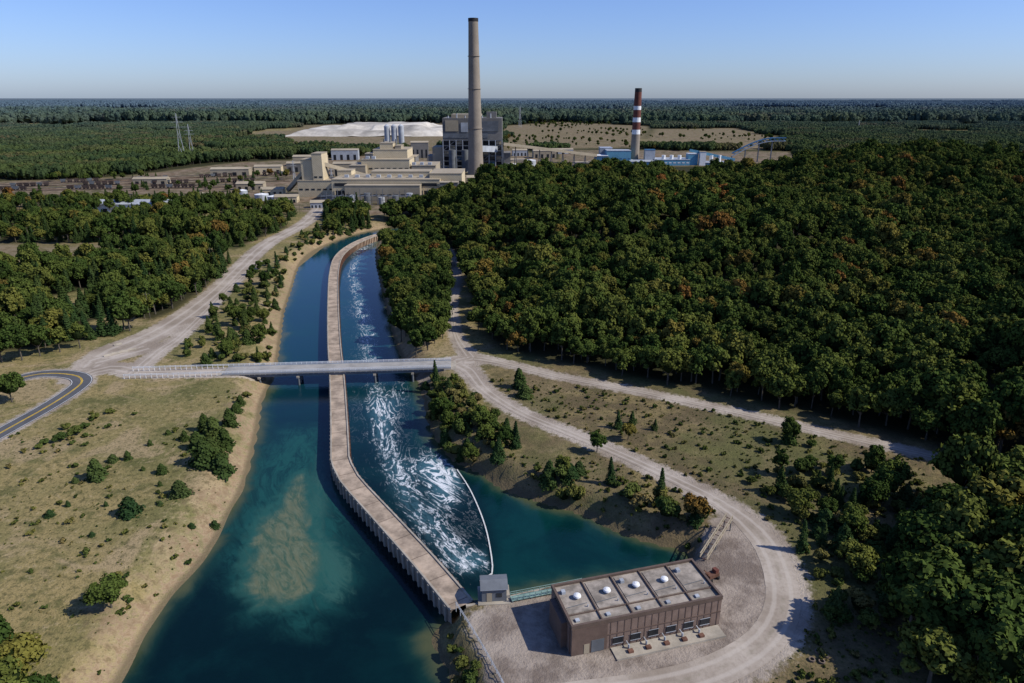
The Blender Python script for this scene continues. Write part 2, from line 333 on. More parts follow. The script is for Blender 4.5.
def water():
    k=NT('river_water'); p=k.pos(); fs=k.attr('fs');ft=k.attr('ft')
    cx=k.n('ShaderNodeCombineXYZ'); k.t.links.new(k.math('MULTIPLY',fs,.33),cx.inputs[0]); k.t.links.new(ft,cx.inputs[1]); fv=cx.outputs[0]
    n1=k.noise(p,.05,5,.6,.5); n2=k.noise(fv,.24,6,.68,1.2)
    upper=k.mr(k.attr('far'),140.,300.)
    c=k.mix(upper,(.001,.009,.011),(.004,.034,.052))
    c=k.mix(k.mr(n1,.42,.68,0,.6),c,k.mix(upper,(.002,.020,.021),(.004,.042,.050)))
    right=k.mr(ft,1.,4.)
    left=k.math('SUBTRACT',1.,right)
    tq=k.math('MULTIPLY',k.mr(k.math('ADD',k.attr('turq'),k.math('MULTIPLY',k.math('SUBTRACT',n1,.5),30.)),8.,-7.,0,.8),left)
    wsp=k.noise(fv,.35,5,.7,1.5)
    c=k.mix(k.math('MULTIPLY',tq,k.mr(wsp,.35,.6,.4,1.)),c,(.012,.075,.064))
    b2=k.math('ADD',k.attr('bar2'),k.math('MULTIPLY',k.math('SUBTRACT',wsp,.5),14.))
    c=k.mix(k.mr(b2,2.,-3.,0,.6),c,(.04,.115,.09))
    b=k.math('ADD',k.attr('bar'),k.math('MULTIPLY',k.math('SUBTRACT',k.noise(p,.12,4,.6,.8),.5),9.))
    tex=k.mix(k.mr(wsp,.36,.6),(.045,.085,.052),(.125,.13,.072)); tex=k.mix(k.mr(k.noise(fv,.8,4,.7,1.),.45,.7,0,.5),tex,(.16,.18,.115))
    c=k.mix(k.mr(b,4.5,.5,0,.6),c,(.025,.09,.07))
    c=k.mix(k.mr(b,1.2,-2.5,0,.85),c,tex)
    c=k.mix(k.attr('pool'),c,k.mix(k.mr(n1,.4,.65),(.001,.018,.020),(.002,.030,.030)))
    sh=k.math('ADD',k.attr('drw'),k.math('MULTIPLY',k.math('SUBTRACT',n1,.5),11.))
    c=k.mix(k.mr(sh,-7.,-1.,0,.55),c,(.012,.050,.036))
    c=k.mix(k.mr(sh,-4.,.5,0,.85),c,(.075,.08,.036))
    fm=k.attr('foam')
    rg=k.math('ABSOLUTE',k.math('SUBTRACT',n2,.5)); 
    th=k.math('MULTIPLY',k.math('MULTIPLY',fm,fm),.085)
    st=k.mr(k.math('SUBTRACT',rg,th),.015,-.012)
    n3=k.noise(fv,1.0,5,.8,.8); n6=k.noise(fv,.075,3,.6)
    br=k.math('ADD',k.math('ADD',n3,k.math('MULTIPLY',fm,.14)),k.math('MULTIPLY',k.math('SUBTRACT',n6,.5),.75))
    st=k.math('MULTIPLY',st,k.mr(br,.47,.70))
    st=k.math('MULTIPLY',st,k.mr(fm,.05,.4,0,.95))
    veil=k.math('MULTIPLY',k.mr(fm,.14,.9),k.mr(br,.35,.7,.1,.75))
    c=k.mix(veil,c,(.07,.17,.21))
    c=k.mix(st,c,(.66,.68,.69))
    k.bump(k.math('ADD',k.noise(p,.8,4,.6),k.math('MULTIPLY',st,.5)),.16,.35)
    k.b.inputs['IOR'].default_value=1.33
    return k.fin(c,k.math('ADD',.07,k.math('MULTIPLY',st,.6)),.38)
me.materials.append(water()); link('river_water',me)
# ------------------------------------------------------------------ road strips
def strip(name,pts,ws,mat,zo,off=0.):
    n=len(pts);L=[];R=[];C=[]
    for i in range(n):
        a=pts[max(i-1,0)];b=pts[min(i+1,n-1)];dx,dy=b[0]-a[0],b[1]-a[1];l=math.hypot(dx,dy)+1e-9;nx,ny=-dy/l,dx/l
        w=ws[i];p=pts[i];C.append((p[0]+nx*off,p[1]+ny*off));L.append((p[0]+nx*(off+w),p[1]+ny*(off+w)));R.append((p[0]+nx*(off-w),p[1]+ny*(off-w)))
    A=np.array([L,C,R]); z=hgt(A[...,0],A[...,1])+zo
    V=np.concatenate([A,z[...,None]],-1).reshape(-1,3)
    m=rawmesh(name,V,gridfaces(3,n),[mat],smooth=True); fattr(m,'ct',np.repeat([1.,0.,-1.],n)); return link(name,m)
for nme,(c,w) in roads.items():
    strip('gravel_road',c,[max(.8,q-1.0) for q in w],M['gravel'],.05)
strip('asphalt_road',asph,asw,M['asph'],.09)
strip('road_marking',asph,[.13]*len(asph),M['yellow'],.11,.2);strip('road_marking',asph,[.13]*len(asph),M['yellow'],.11,-.2)
strip('road_marking',asph,[.1]*len(asph),M['mark'],.11,3.2);strip('road_marking',asph,[.1]*len(asph),M['mark'],.11,-3.2)
for u0,v0,u1,v1 in((-60,192,250,187),(-60,190,255,184),(-60,187.5,290,181),(-40,185.5,300,178),(20,183,320,174),(80,180.5,330,170)):
    q=smooth_line([P(u0,v0),P(u1,v1)],20);strip('railway_track',q,[1.7]*len(q),M['ballast'],.5)
# ------------------------------------------------------------------ tree prototypes
def quads(pos,nrm,size,rg):
    n=len(pos); nrm=nrm/np.linalg.norm(nrm,axis=1,keepdims=True)
    r=rg.normal(size=(n,3)); t=np.cross(nrm,r); t/=np.linalg.norm(t,axis=1,keepdims=True)+1e-9; b=np.cross(nrm,t)
    V=[]
    for sx,sy in((-1,-1),(1,-1),(1,1),(-1,1)):
        j=rg.uniform(.55,1.15,(n,1)); k=rg.uniform(.55,1.15,(n,1)); V.append(pos+t*sx*j*size+b*sy*k*size+nrm*rg.uniform(-.3,.3,(n,1))*size)
    V=np.stack(V,1).reshape(-1,3); return V,np.arange(4*n).reshape(-1,4)
def beamq(p,q,r0,r1,n=6):
    p=np.array(p,float);q=np.array(q,float);d=q-p;d/=np.linalg.norm(d);u=np.cross(d,[.3,.9,.1]);u/=np.linalg.norm(u);w=np.cross(d,u)
    a=np.arange(n)*math.tau/n; ring=np.cos(a)[:,None]*u+np.sin(a)[:,None]*w
    V=np.concatenate([p+ring*r0,q+ring*r1]); return V,np.array([(i,(i+1)%n,n+(i+1)%n,n+i) for i in range(n)])
def sph(c,r,rg,nu=9,nv=6,j=.15):
    V=[];c=np.array(c)
    for a in range(nv+1):
        th=math.pi*a/nv
        for b in range(nu):
            ph=math.tau*b/nu; k=1+rg.uniform(-j,j) if 0<a<nv else 1
            V.append(c+np.array([math.sin(th)*math.cos(ph),math.sin(th)*math.sin(ph),math.cos(th)])*r*k)
    Fc=[(a*nu+b,(a+1)*nu+b,(a+1)*nu+(b+1)%nu,a*nu+(b+1)%nu) for a in range(nv) for b in range(nu)]
    return np.array(V),np.array(Fc)
def join(parts,name,mats):
    Vs=[];Fs=[];Ms=[];o=0
    for V,Fc,m in parts: Vs.append(V);Fs.append(Fc+o);Ms+= [m]*len(Fc);o+=len(V)
    return rawmesh(name,np.concatenate(Vs),np.concatenate(Fs),mats,Ms)
def broadleaf(name,seed,R,H,ncl,nq,leaf,mat,trunk=True,low=.60,vr=.38,asp=1.):
    rg=np.random.default_rng(seed);parts=[];cz=H*low
    for i in range(ncl):
        d=rg.normal(size=3);d/=np.linalg.norm(d)
        if d[2]<-.35:d[2]*=-1
        k=rg.uniform(.55,.92); c=np.array([d[0]*R*k*asp,d[1]*R*k,cz+d[2]*H*vr*k]); r=R*rg.uniform(.18,.44)
        q=rg.normal(size=(nq,3));q/=np.linalg.norm(q,axis=1,keepdims=True); q[:,2]=np.where(q[:,2]<-.4,-q[:,2],q[:,2])
        pos=c+q*r*rg.uniform(.7,1.18,(nq,1)); V,Fc=quads(pos,q+rg.normal(size=(nq,3))*.45,leaf,rg); parts.append((V,Fc,0))
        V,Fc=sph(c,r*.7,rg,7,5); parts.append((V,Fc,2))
        if trunk and i%3==0:
            V,Fc=beamq((0,0,H*.28),c,.14,.04,5);parts.append((V,Fc,1))
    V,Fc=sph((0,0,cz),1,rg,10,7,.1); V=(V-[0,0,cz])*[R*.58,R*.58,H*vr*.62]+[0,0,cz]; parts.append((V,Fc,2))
    if trunk:
        V,Fc=beamq((0,0,-.6),(0,0,H*.32),.34,.22,7);parts.append((V,Fc,1));V,Fc=beamq((0,0,H*.32),(0,0,H*.7),.22,.08,6);parts.append((V,Fc,1))
    return join(parts,name,[mat,M['bark'],M['core']])
def conifer(name,seed,R,H,n,leaf,mat,z0=.08,pw=.9,whorl=True):
    rg=np.random.default_rng(seed);t=rg.uniform(0,1,n)**1.25; 
    if whorl: t=(np.floor(t*14)+rg.uniform(0,.45,n))/14
    a=rg.uniform(0,math.tau,n); lump=1+.22*np.sin(a*3+t*9+seed)+.14*np.sin(a*7-t*17)
    rr=R*(1-t)**pw*lump*rg.uniform(.45,1.05,n)+.08; z=H*(z0+(1-z0)*t)-rr*.18+rg.normal(size=n)*.1
    pos=np.stack([rr*np.cos(a),rr*np.sin(a),z],1); nr=np.stack([np.cos(a)*.6,np.sin(a)*.6,np.full(n,.7)],1)+rg.normal(size=(n,3))*.35
    V,Fc=quads(pos,nr,leaf,rg);parts=[(V,Fc,0)]
    V,Fc=beamq((0,0,-.5),(0,0,H*.95),.22,.03,6);parts.append((V,Fc,1))
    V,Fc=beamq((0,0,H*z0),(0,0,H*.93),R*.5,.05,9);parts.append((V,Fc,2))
    return join(parts,name,[mat,M['bark'],M['core']])
bl=[broadleaf('broadleaf_tree',s,R,H,n,76,.36,M['leaf']) for s,R,H,n in((1,4.8,13,24),(2,4.2,14.5,22),(3,5.4,12.5,28),(4,3.8,12,18),(5,4.9,15,26))]
cf=[conifer('pine_tree',s,R,H,1300,.30,M['needle']) for s,R,H in((11,2.9,12),(12,2.4,13.5),(13,3.3,11))]
jn=[conifer('juniper_bush',s,R,H,1300,.20,M['needle'],.02,.55,False) for s,R,H in((21,1.7,4.2),(22,2.2,3.6))]
sb=[broadleaf('shrub',s,R,H,11,100,.17,M['shrubl'],False,.42,.42) for s,R,H in((31,2.0,3.0),(32,1.6,2.6),(33,2.3,3.8))]
tuft=[broadleaf('weed_tuft',s,.55,.6,5,26,.11,M['shrubl'],False,.4,.4) for s in(41,42)]
def patch(seed):
    rg=np.random.default_rng(seed);parts=[]
    for i in range(8):
        for j in range(8):
            c=(i*7.5-26+rg.uniform(-3,3),j*7.5-26+rg.uniform(-3,3),rg.uniform(5.,10)); V,Fc=sph((0,0,0),1,rg,9,6,.24); V=V*[rg.uniform(3.2,5.4),rg.uniform(3.2,5.4),rg.uniform(3.6,6)]+c; parts.append((V,Fc,0))
            V,Fc=beamq((c[0],c[1],-1),c,.3,.2,4);parts.append((V,Fc,1))
            V2=rg.normal(size=(36,3));V2/=np.linalg.norm(V2,axis=1,keepdims=True);V2[:,2]=abs(V2[:,2]);V,Fc=quads(V2*[4.6,4.6,5.]+c,V2+rg.normal(size=(36,3))*.4,.85,rg);parts.append((V,Fc,0))
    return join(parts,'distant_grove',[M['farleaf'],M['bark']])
pt=[patch(s) for s in(51,52,53)]
def coll(name,meshes):
    c=bpy.data.collections.new(name)
    for i,m in enumerate(meshes): c.objects.link(bpy.data.objects.new(m.name.split('.')[0],m))
    return c
def scatter(name,X,Y,cl,nv,smin,smax,zf=None,sink=0.,tilt=.06,wts=None,scarr=None):
    X=np.asarray(X);Y=np.asarray(Y);n=len(X)
    if n==0:return
    z=hgt(X,Y)-sink; me=bpy.data.meshes.new(name); me.vertices.add(n); me.vertices.foreach_set('co',np.stack([X,Y,z],1).astype(np.float32).ravel())
    s=rng.uniform(smin,smax,n) if scarr is None else scarr
    sc=np.stack([s*rng.uniform(.88,1.12,n),s*rng.uniform(.88,1.12,n),s*rng.uniform(.85,1.2,n)],1)
    ro=np.stack([rng.uniform(-tilt,tilt,n),rng.uniform(-tilt,tilt,n),rng.uniform(0,6.28,n)],1)
    a=me.attributes.new('scl','FLOAT_VECTOR','POINT');a.data.foreach_set('vector',sc.astype(np.float32).ravel())
    a=me.attributes.new('rot','FLOAT_VECTOR','POINT');a.data.foreach_set('vector',ro.astype(np.float32).ravel())
    a=me.attributes.new('idx','INT','POINT');a.data.foreach_set('value',(rng.choice(nv,n,p=wts)).astype(np.int32))
    ob=link(name,me); g=bpy.data.node_groups.new(name,'GeometryNodeTree'); g.interface.new_socket('Geometry',in_out='INPUT',socket_type='NodeSocketGeometry');g.interface.new_socket('Geometry',in_out='OUTPUT',socket_type='NodeSocketGeometry')
    gi=g.nodes.new('NodeGroupInput');go=g.nodes.new('NodeGroupOutput');ip=g.nodes.new('GeometryNodeInstanceOnPoints');ci=g.nodes.new('GeometryNodeCollectionInfo')
    ci.inputs['Collection'].default_value=cl;ci.inputs['Separate Children'].default_value=True;ci.inputs['Reset Children'].default_value=True
    def na(nm,ty):
        q=g.nodes.new('GeometryNodeInputNamedAttribute');q.data_type=ty;q.inputs['Name'].default_value=nm;return [o for o in q.outputs if o.enabled and o.name=='Attribute'][0]
    l=g.links.new;l(gi.outputs[0],ip.inputs['Points']);l(ci.outputs[0],ip.inputs['Instance']);ip.inputs['Pick Instance'].default_value=True
    l(na('idx','INT'),ip.inputs['Instance Index']);l(na('rot','FLOAT_VECTOR'),ip.inputs['Rotation']);l(na('scl','FLOAT_VECTOR'),ip.inputs['Scale']);l(ip.outputs[0],go.inputs[0])
    md=ob.modifiers.new('scatter','NODES');md.node_group=g
    print(name,n); return ob
def pts_in(poly,sp,jit=.45,rm=2.5,dm=3.,keep=1.):
    p=np.array(poly);x=np.arange(p[:,0].min(),p[:,0].max(),sp);y=np.arange(p[:,1].min(),p[:,1].max(),sp)
    X,Y=np.meshgrid(x,y);X=X+(np.arange(len(y))%2)[:,None]*sp*.5;X=(X+rng.uniform(-jit,jit,X.shape)*sp).ravel();Y=(Y+rng.uniform(-jit,jit,Y.shape)*sp).ravel()
    k=inside(X,Y,poly)&(rng.random(len(X))<keep);X,Y=X[k],Y[k]
    k=(rdist(X,Y)>rm)&(sdf(X,Y,river)>dm);return X[k],Y[k]
c_bl=coll('broadleaf_trees',bl);c_mix=coll('mixed_trees',bl[:3]+cf);c_sh=coll('shrubs',sb+jn);c_tf=coll('tufts',tuft);c_pt=coll('groves',pt)
# collection children are picked alphabetically: shrubs collection = juniper 0,1 then shrub 2,3,4
X,Y=pts_in(hill,6.7,rm=3.5);k=(np.abs(X)<.85*Y+60);X,Y=X[k],Y[k]
scatter('hillside_forest',X,Y,c_bl,5,.72,1.15,scarr=(.58+.70*vn(X,Y,16,31))*rng.uniform(.78,1.16,len(X)))
lb=PL([(384,244),(382,262),(388,290),(398,330),(412,352),(440,350),(450,330),(446,300),(450,262),(430,240)])
X,Y=pts_in(lb,5.6,rm=1.,dm=1.5);scatter('riverbank_trees',X,Y,c_bl,5,.62,1.0)
Xs=[];Ys=[]
for p,sp in((F1,8),(F2,6.6),(F0,9)):
    a,b=pts_in(p,sp,rm=2);
    if p is F0 or p is F1: k=vn(a,b,35,5)>.28;a,b=a[k],b[k]
    else: k=vn(a,b,38,15)>.24;a,b=a[k],b[k]
    Xs.append(a);Ys.append(b)
a,b=pts_in(PL([(325,235),(372,230),(368,212),(325,212)]),7);Xs.append(a);Ys.append(b)
scatter('mixed_forest',np.concatenate(Xs),np.concatenate(Ys),c_mix,6,.65,1.25)
X,Y=pts_in(FR,7.4,rm=3);scatter('roadside_forest',X,Y,c_bl,5,1.05,1.5)
X1,Y1=pts_in(PL([(414,376),(440,372),(472,395),(522,440),(505,462),(455,455),(432,425)]),3.8,dm=1.,rm=1)
X2,Y2=pts_in(PL([(198,300),(262,262),(288,258),(276,300),(270,362),(190,368),(180,345)]),5.5,keep=.55,dm=3)
X3,Y3=pts_in(PL([(520,470),(560,465),(640,490),(722,528),(700,548),(640,535),(580,508)]),4.2,keep=.75,dm=1.)
X4,Y4=pts_in(PL([(745,480),(860,460),(920,500),(905,620),(860,640),(800,590),(790,540)]),4.0,keep=.7)
X5,Y5=pts_in(PL([(500,372),(700,415),(900,458),(880,490),(740,500),(640,460),(520,405)]),6,keep=.5);k=vn(X5,Y5,22,81)>.66;X5,Y5=X5[k],Y5[k]
X6,Y6=pts_in(PL([(272,262),(300,238),(330,222),(380,224),(330,240),(296,262)]),6,dm=1.,keep=.7)
X7,Y7=pts_in(PL([(430,622),(452,622),(498,700),(470,720),(440,665)]),2.2,dm=-.3,keep=.55,rm=-3)
X=np.concatenate([X1,X2,X3,X4,X5,X6]);Y=np.concatenate([Y1,Y2,Y3,Y4,Y5,Y6])
scatter('shrub_thicket',X,Y,c_sh,5,.5,1.5,wts=[.10,.10,.26,.27,.27]);scatter('shore_plants',X7,Y7,c_sh,5,.25,.6,wts=[0,0,.4,.3,.3])
k=rng.random(len(X2))<.35;scatter('young_trees',np.concatenate([X2[k],X1[::5],X4[::3],X5[::6],X3[::8]]),np.concatenate([Y2[k],Y1[::5],Y4[::3],Y5[::6],Y3[::8]]),c_mix,6,.35,.75)
X,Y=pts_in(PL([(-150,720),(-60,460),(60,420),(140,385),(250,385),(250,470),(200,560),(110,700)]),2.0,dm=2,rm=1.5,keep=.6,jit=.9);k=(vn(X,Y,17,8)*.5+vn(X,Y,6,9)*.5)>.54
Xa,Ya=pts_in(PL([(470,372),(700,405),(930,460),(900,690),(800,690),(740,500),(560,425)]),1.7,rm=.8,keep=.6,jit=.9)
Xb,Yb=pts_in(PL([(500,455),(620,460),(720,510),(700,545),(560,505)]),1.5,rm=.8,dm=.5,keep=.6,jit=.9)
Xc,Yc=pts_in(PL([(790,640),(900,600),(950,700),(760,700)]),1.6,rm=1.,keep=.6,jit=.9)
X=np.concatenate([X[k],Xa,Xb,Xc]);Y=np.concatenate([Y[k],Ya,Yb,Yc])
scatter('weed_tufts',X,Y,c_tf,2,.5,1.7,scarr=.3+1.7*rng.random(len(X))**4.)
# distant forest
def farpts(y0,y1,sp):
    ys=np.arange(y0,y1,sp);X=[];Y=[]
    for y in ys:
        x=np.arange(-(.82*y+200),.82*y+200,sp);X.append(x+rng.uniform(-.15,.15,len(x))*sp);Y.append(np.full(len(x),y)+rng.uniform(-.15,.15,len(x))*sp)
    X=np.concatenate(X);Y=np.concatenate(Y)
    k=(sdf(X,Y,hill)>25)&(sdf(X,Y,plant)>sp*.45)&(sdf(X,Y,plant2)>sp*.4)
    for p in fields:k&=sdf(X,Y,p)>sp*.25
    k&=~openf(X,Y)
    return X[k],Y[k]
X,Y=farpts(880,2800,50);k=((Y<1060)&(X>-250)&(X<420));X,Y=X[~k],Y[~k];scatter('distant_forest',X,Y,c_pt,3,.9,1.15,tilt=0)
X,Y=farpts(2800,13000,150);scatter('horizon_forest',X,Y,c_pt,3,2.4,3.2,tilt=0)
X,Y=pts_in(PL([(500,150),(500,126),(560,122),(650,126),(790,140),(760,150)]),26,keep=.4,dm=1);k=vn(X,Y,160,71)>.42;scatter('field_shrubs',X[k],Y[k],c_bl,5,.4,.95)
X,Y=pts_in(PL([(0,193),(0,183),(220,170),(300,165),(290,200),(200,196)]),14,keep=.3,dm=1);k=vn(X,Y,60,72)>.5;scatter('yard_trees',X[k],Y[k],c_mix,6,.5,.85)
# individual bushes / trees
def put(name,me_,u,v,s,zs=1.):
    x,y=P(u,v);o=bpy.data.objects.new(name,me_);o.location=(x,y,float(hgt(np.array([x]),np.array([y]))[0])-.1);o.rotation_euler=(0,0,random.uniform(0,6.28));o.scale=(s,s,s*zs);scene.collection.objects.link(o)
for u,v,s in((205,464,2.),(222,468,1.8),(213,456,1.7),(198,448,1.6),(214,436,1.8),(205,430,1.3),(225,445,1.5),(230,424,1.4),(240,402,1.),(180,495,1.3),(130,514,1.4),(97,478,1.5),(113,461,.8),(128,459,.7),(162,473,.8),(50,516,.6),(185,440,.8),(168,434,.5),(212,512,.6),(160,486,.4),(236,410,1),(68,506,.4),(160,505,.4),(75,482,.5),(106,506,.35),(143,470,.4),(92,536,.4),(190,520,.45),(150,445,.5)):
    put('juniper_bush',random.choice(jn),u,v,s,random.uniform(.8,1.1))
for u,v,s in((75,434,1.2),(60,440,1.1),(45,444,1.),(85,428,1.),(96,418,1.),(108,413,.8),(38,448,.8),(66,428,1.),(255,356,1.2),(262,362,1.),(246,392,.9),(100,690,1.4)):
    put('shrub',random.choice(sb),u,v,s,.8)
put('oak_bush',bl[2],111,606,.70,.8);put('oak_tree',bl[0],18,688,1.0,.8);put('oak_tree',bl[2],-14,680,1.1,.85);put('oak_tree',bl[3],38,712,.9,.8);put('oak_tree',bl[4],4,715,1.,.8);put('oak_tree',bl[1],-30,655,1.,.75)
for u,v,s in((12,402,.85),(-10,398,.9),(22,360,1.),(2,362,1.1),(40,356,.9),(60,352,.9),(80,348,.9),(597,452,.5),(563,478,.5),(628,440,.45),(470,450,.5),(486,446,.5)): put('oak_tree',bl[random.randrange(5)],u,v,s)
for u,v,s in((618,428,.5),(632,424,.45),(655,430,.35),(835,500,.55),(850,515,.6),(822,545,.5),(880,480,.5),(258,358,.5)): put('pine_tree',cf[random.randrange(3)],u,v,s)
for u,v,s in((452,640,1.),(462,655,1.1),(470,672,1.2),(455,668,1.),(478,690,1.2),(975,690,1.5)): put('shrub',random.choice(sb),u,v,s*.8,.8)
# ------------------------------------------------------------------ divider walkway
def sweep(mb,pts,prof,mat,closed_prof=True):
    n=len(pts);m=len(prof);vs=[]
    for i in range(n):
        a=pts[max(i-1,0)];b=pts[min(i+1,n-1)];dx,dy=b[0]-a[0],b[1]-a[1];l=math.hypot(dx,dy);nx,ny=dy/l,-dx/l
        for o,z in prof: vs.append((pts[i][0]+nx*o,pts[i][1]+ny*o,z))
    fs=[]
    for i in range(n-1):
        for j in range(m if closed_prof else m-1):
            fs.append((i*m+j,i*m+(j+1)%m,(i+1)*m+(j+1)%m,(i+1)*m+j))
    mb.add(vs,fs,mat)
def along(pts,st,off=0):
    acc=0;nx_=0
    for i in range(len(pts)-1):
        a,b=pts[i],pts[i+1];L=math.dist(a,b);dx,dy=(b[0]-a[0])/L,(b[1]-a[1])/L
        while nx_<acc+L:
            t=nx_-acc;yield (a[0]+dx*t+dy*off,a[1]+dy*t-dx*off,math.atan2(dy,dx));nx_+=st
        acc+=L
w=MB();hw=2.6
sweep(w,walk,[(-hw,-8),(-hw,-1.05),(hw,-1.05),(hw,-8)],M['deck'])
for s in(-1,1): sweep(w,walk,[(s*hw-.22,-1.4),(s*hw-.22,-.78),(s*hw+.22,-.78),(s*hw+.22,-1.4)],M['conc'])
for s in(-1,1):
    for x,y,a in along(walk,2.6,s*(hw+.2)):
        w.T(x,y,0,a);w.box(-.3,.3,-.3,.3,-7,-1.0,M['rust'] if s<0 else M['conc'])
for x,y,a in along(walk,9,0): w.T(x,y,0,a);w.box(-.1,.1,-2.35,2.35,-1.2,-1.03,M['joint'])
w.T();w.done('divider_walkway')
# ------------------------------------------------------------------ bridge
x0,y0=P(236,372);x1,y1=P(441,366);bl_=math.dist((x0,y0),(x1,y1));yaw=math.atan2(y1-y0,x1-x0)
b=MB();b.T(x0,y0,0,yaw)
b.box(-4,bl_+4,-4,4,.25,.75,M['bdeck'])
b.box(-4,bl_+4,-3.6,-3.2,-1.0,.25,M['steel']);b.box(-4,bl_+4,3.2,3.6,-1.0,.25,M['steel']);b.box(-4,bl_+4,-.2,.2,-1.0,.25,M['steel'])
for s in(-1,1):
    b.box(-4,bl_+4,s*3.85-.15,s*3.85+.15,.75,1.1,M['lsteel'])
    for z in(1.35,1.75): b.box(-40,bl_+4,s*3.85-.06,s*3.85+.06,z,z+.16,M['white'])
    for i in range(int(bl_/2)+22): b.box(-40+i*2,-39.84+i*2,s*3.85-.08,s*3.85+.08,.0,1.95,M['white'])
nb=5
for i in range(nb):
    px_=bl_*(.12+.74*i/(nb-1))
    b.box(px_-.5,px_+.5,-4.1,4.1,-1.7,-1.0,M['conc'])
    for s in(-3,0,3): b.cyl(px_,s,-9,-1.7,.42,.42,M['steel'],12)
b.box(-6,-1.2,-4.2,4.2,-3,.24,M['conc']);b.box(bl_+1.2,bl_+6,-4.2,4.2,-3,.24,M['conc'])
b.done('road_bridge')
# ------------------------------------------------------------------ pump house
fx,fy=P(571,656);gx,gy=P(719,624);LB=math.dist((fx,fy),(gx,gy));yw=math.atan2(gy-fy,gx-fx);D=12.;Hh=7.
b=MB();b.T(fx,fy,0,yw)
b.box(0,LB,0,D,-1,Hh-.6,M['brick']);b.box(-1.2,0,2.5,D-2.5,-1,Hh-1.2,M['brick2'])
b.box(-.06,LB+.06,-.06,D+.06,Hh-.6,Hh-.55,M['roof'])
t=.35
b.box(-.1,LB+.1,-.1,t,Hh-.9,Hh,M['coping']);b.box(-.1,LB+.1,D-t,D+.1,Hh-.9,Hh,M['coping']);b.box(-.1,t,t,D-t,Hh-.9,Hh,M['coping']);b.box(LB-t,LB+.1,t,D-t,Hh-.9,Hh,M['coping'])
ns=5
for i in range(1,ns): b.box(LB*i/ns-.12,LB*i/ns+.12,t,D-t,Hh-.55,Hh-.22,M['coping'])
b.box(t,LB-t,3.1,3.3,Hh-.55,Hh-.3,M['coping'])
for i in range(ns):
    cx=LB*(i+.5)/ns
    b.box(cx-2.6,cx+2.6,3.6,D-.8,Hh-.55,Hh-.42,M['roof'])
    b.box(cx-1.9,cx-1.1,1.2,2.,Hh-.55,Hh-.2,M['lsteel'])
    if i<4:
        x=cx+.6;y=7.4;b.cyl(x,y,Hh-.42,Hh+.1,.4,.4,M['lsteel'],16);b.cyl(x,y,Hh+.1,Hh+.4,.8,.7,M['white'],20);b.cyl(x,y,Hh+.4,Hh+.6,.7,.25,M['white'],20)
    if i%2==0: b.box(cx-2.,cx-1.2,9.,9.9,Hh-.42,Hh+.2,M['lsteel'])
    b.beam((cx-2.4,5.2,Hh-.36),(cx+2.,5.6,Hh-.36),.1,M['steel']);b.cyl(cx+1.8,4.6,Hh-.42,Hh+.1,.12,.12,M['lsteel'],8)
for i in range(22):
    x=LB*(i+.5)/22;b.box(x-.08,x+.08,-.06,0,0,Hh-.9,M['brick2'])
b.box(0,LB,-.09,-.003,3.1,3.35,M['brick2'])
b.box(0,7.2,-.16,-.101,0,Hh-.92,M['brick2'])
for x in(9.5,13.2,17.,20.8,24.6,28.2):
    b.box(x-1.,x+1.,-.2,-.11,.9,2.3,M['dark']);b.box(x-1.1,x+1.1,-.24,-.2,2.3,2.42,M['lsteel'])
    b.box(x-1.1,x+1.1,-.24,-.2,.78,.9,M['lsteel'])
b.box(2.5,3.6,-.22,-.165,0,2.2,M['cream2']);b.box(4.,6.6,-.22,-.165,0,2.8,M['steel'])
for x in(11.3,15,18.9,22.7,26.4):
    b.cyl(x,-1.3,0,1.1,.2,.2,M['lsteel'],12);b.beam((x,-1.3,.9),(x,-.1,.9),.16,M['lsteel'])
    b.box(x-.5,x+.5,-2.6,-1.8,0,.6,M['rust'])
b.box(8,LB-.5,-3.4,-.25,-.3,.14,M['conc'])
b.box(8,LB-.5,-3.5,-3.4,-.3,.35,M['conc'])
for i in range(4): b.box(-.22,-.01,.6+i*.0+i*2.9,.8+i*2.9,0,Hh-.95,M['brick2'])
b.done('pump_house')
sx,sy=P(482,602);b=MB();b.T(sx,sy,0,.08)
b.box(0,5.2,0,4.2,-6,3.0,M['steel']);b.box(-.3,5.5,-.3,4.5,3.0,3.2,M['lsteel']);b.gable(-.3,5.5,-.3,4.5,3.2,3.9,M['steel'])
b.box(1.,2.1,-.06,-.003,0,2.1,M['cream2']);b.box(3.,4.2,-.06,-.003,1.,2.,M['glass']);b.box(-.8,6,-.9,5,-.25,-.05,M['conc'])
b.done('gate_shed')
ax0=P(511,599,.3);ax1=P(583,585,.3);L=math.dist(ax0,ax1);b=MB();b.T(ax0[0],ax0[1],.2,math.atan2(ax1[1]-ax0[1],ax1[0]-ax0[0]))
b.box(0,L,-.7,.7,0,.2,M['teal'])
for s in(-.7,.7):
    for z in(.75,1.25): b.box(0,L,s-.05,s+.05,z,z+.09,M['teal'])
    for i in range(int(L/1.3)+1): b.box(i*1.3,i*1.3+.09,s-.05,s+.05,.2,1.3,M['teal'])
for i in range(4): b.box(i*4.2,i*4.2+.4,-.6,.6,-7,0,M['steel'])
b.done('steel_footbridge')
iw=smooth_line(PL([(466,607),(487,604),(515,597),(585,582),(640,576)],-1),4);b=MB();sweep(b,iw,[(-.35,-7),(-.35,-.6),(.35,-.6),(.35,-7)],M['conc']);b.done('retaining_wall')
rl=smooth_line(PL([(456,606),(470,628),(486,655),(502,684),(512,705)],0),2.5);b=MB()
for z in(.55,1.05): sweep(b,rl,[(-.05,z),(-.05,z+.1),(.05,z+.1),(.05,z)],M['lsteel'])
for x,y,a in along(rl,2.2): b.T(x,y,0,a);b.box(-.06,.06,-.06,.06,-1.5,1.15,M['lsteel'])
b.done('guard_railing')
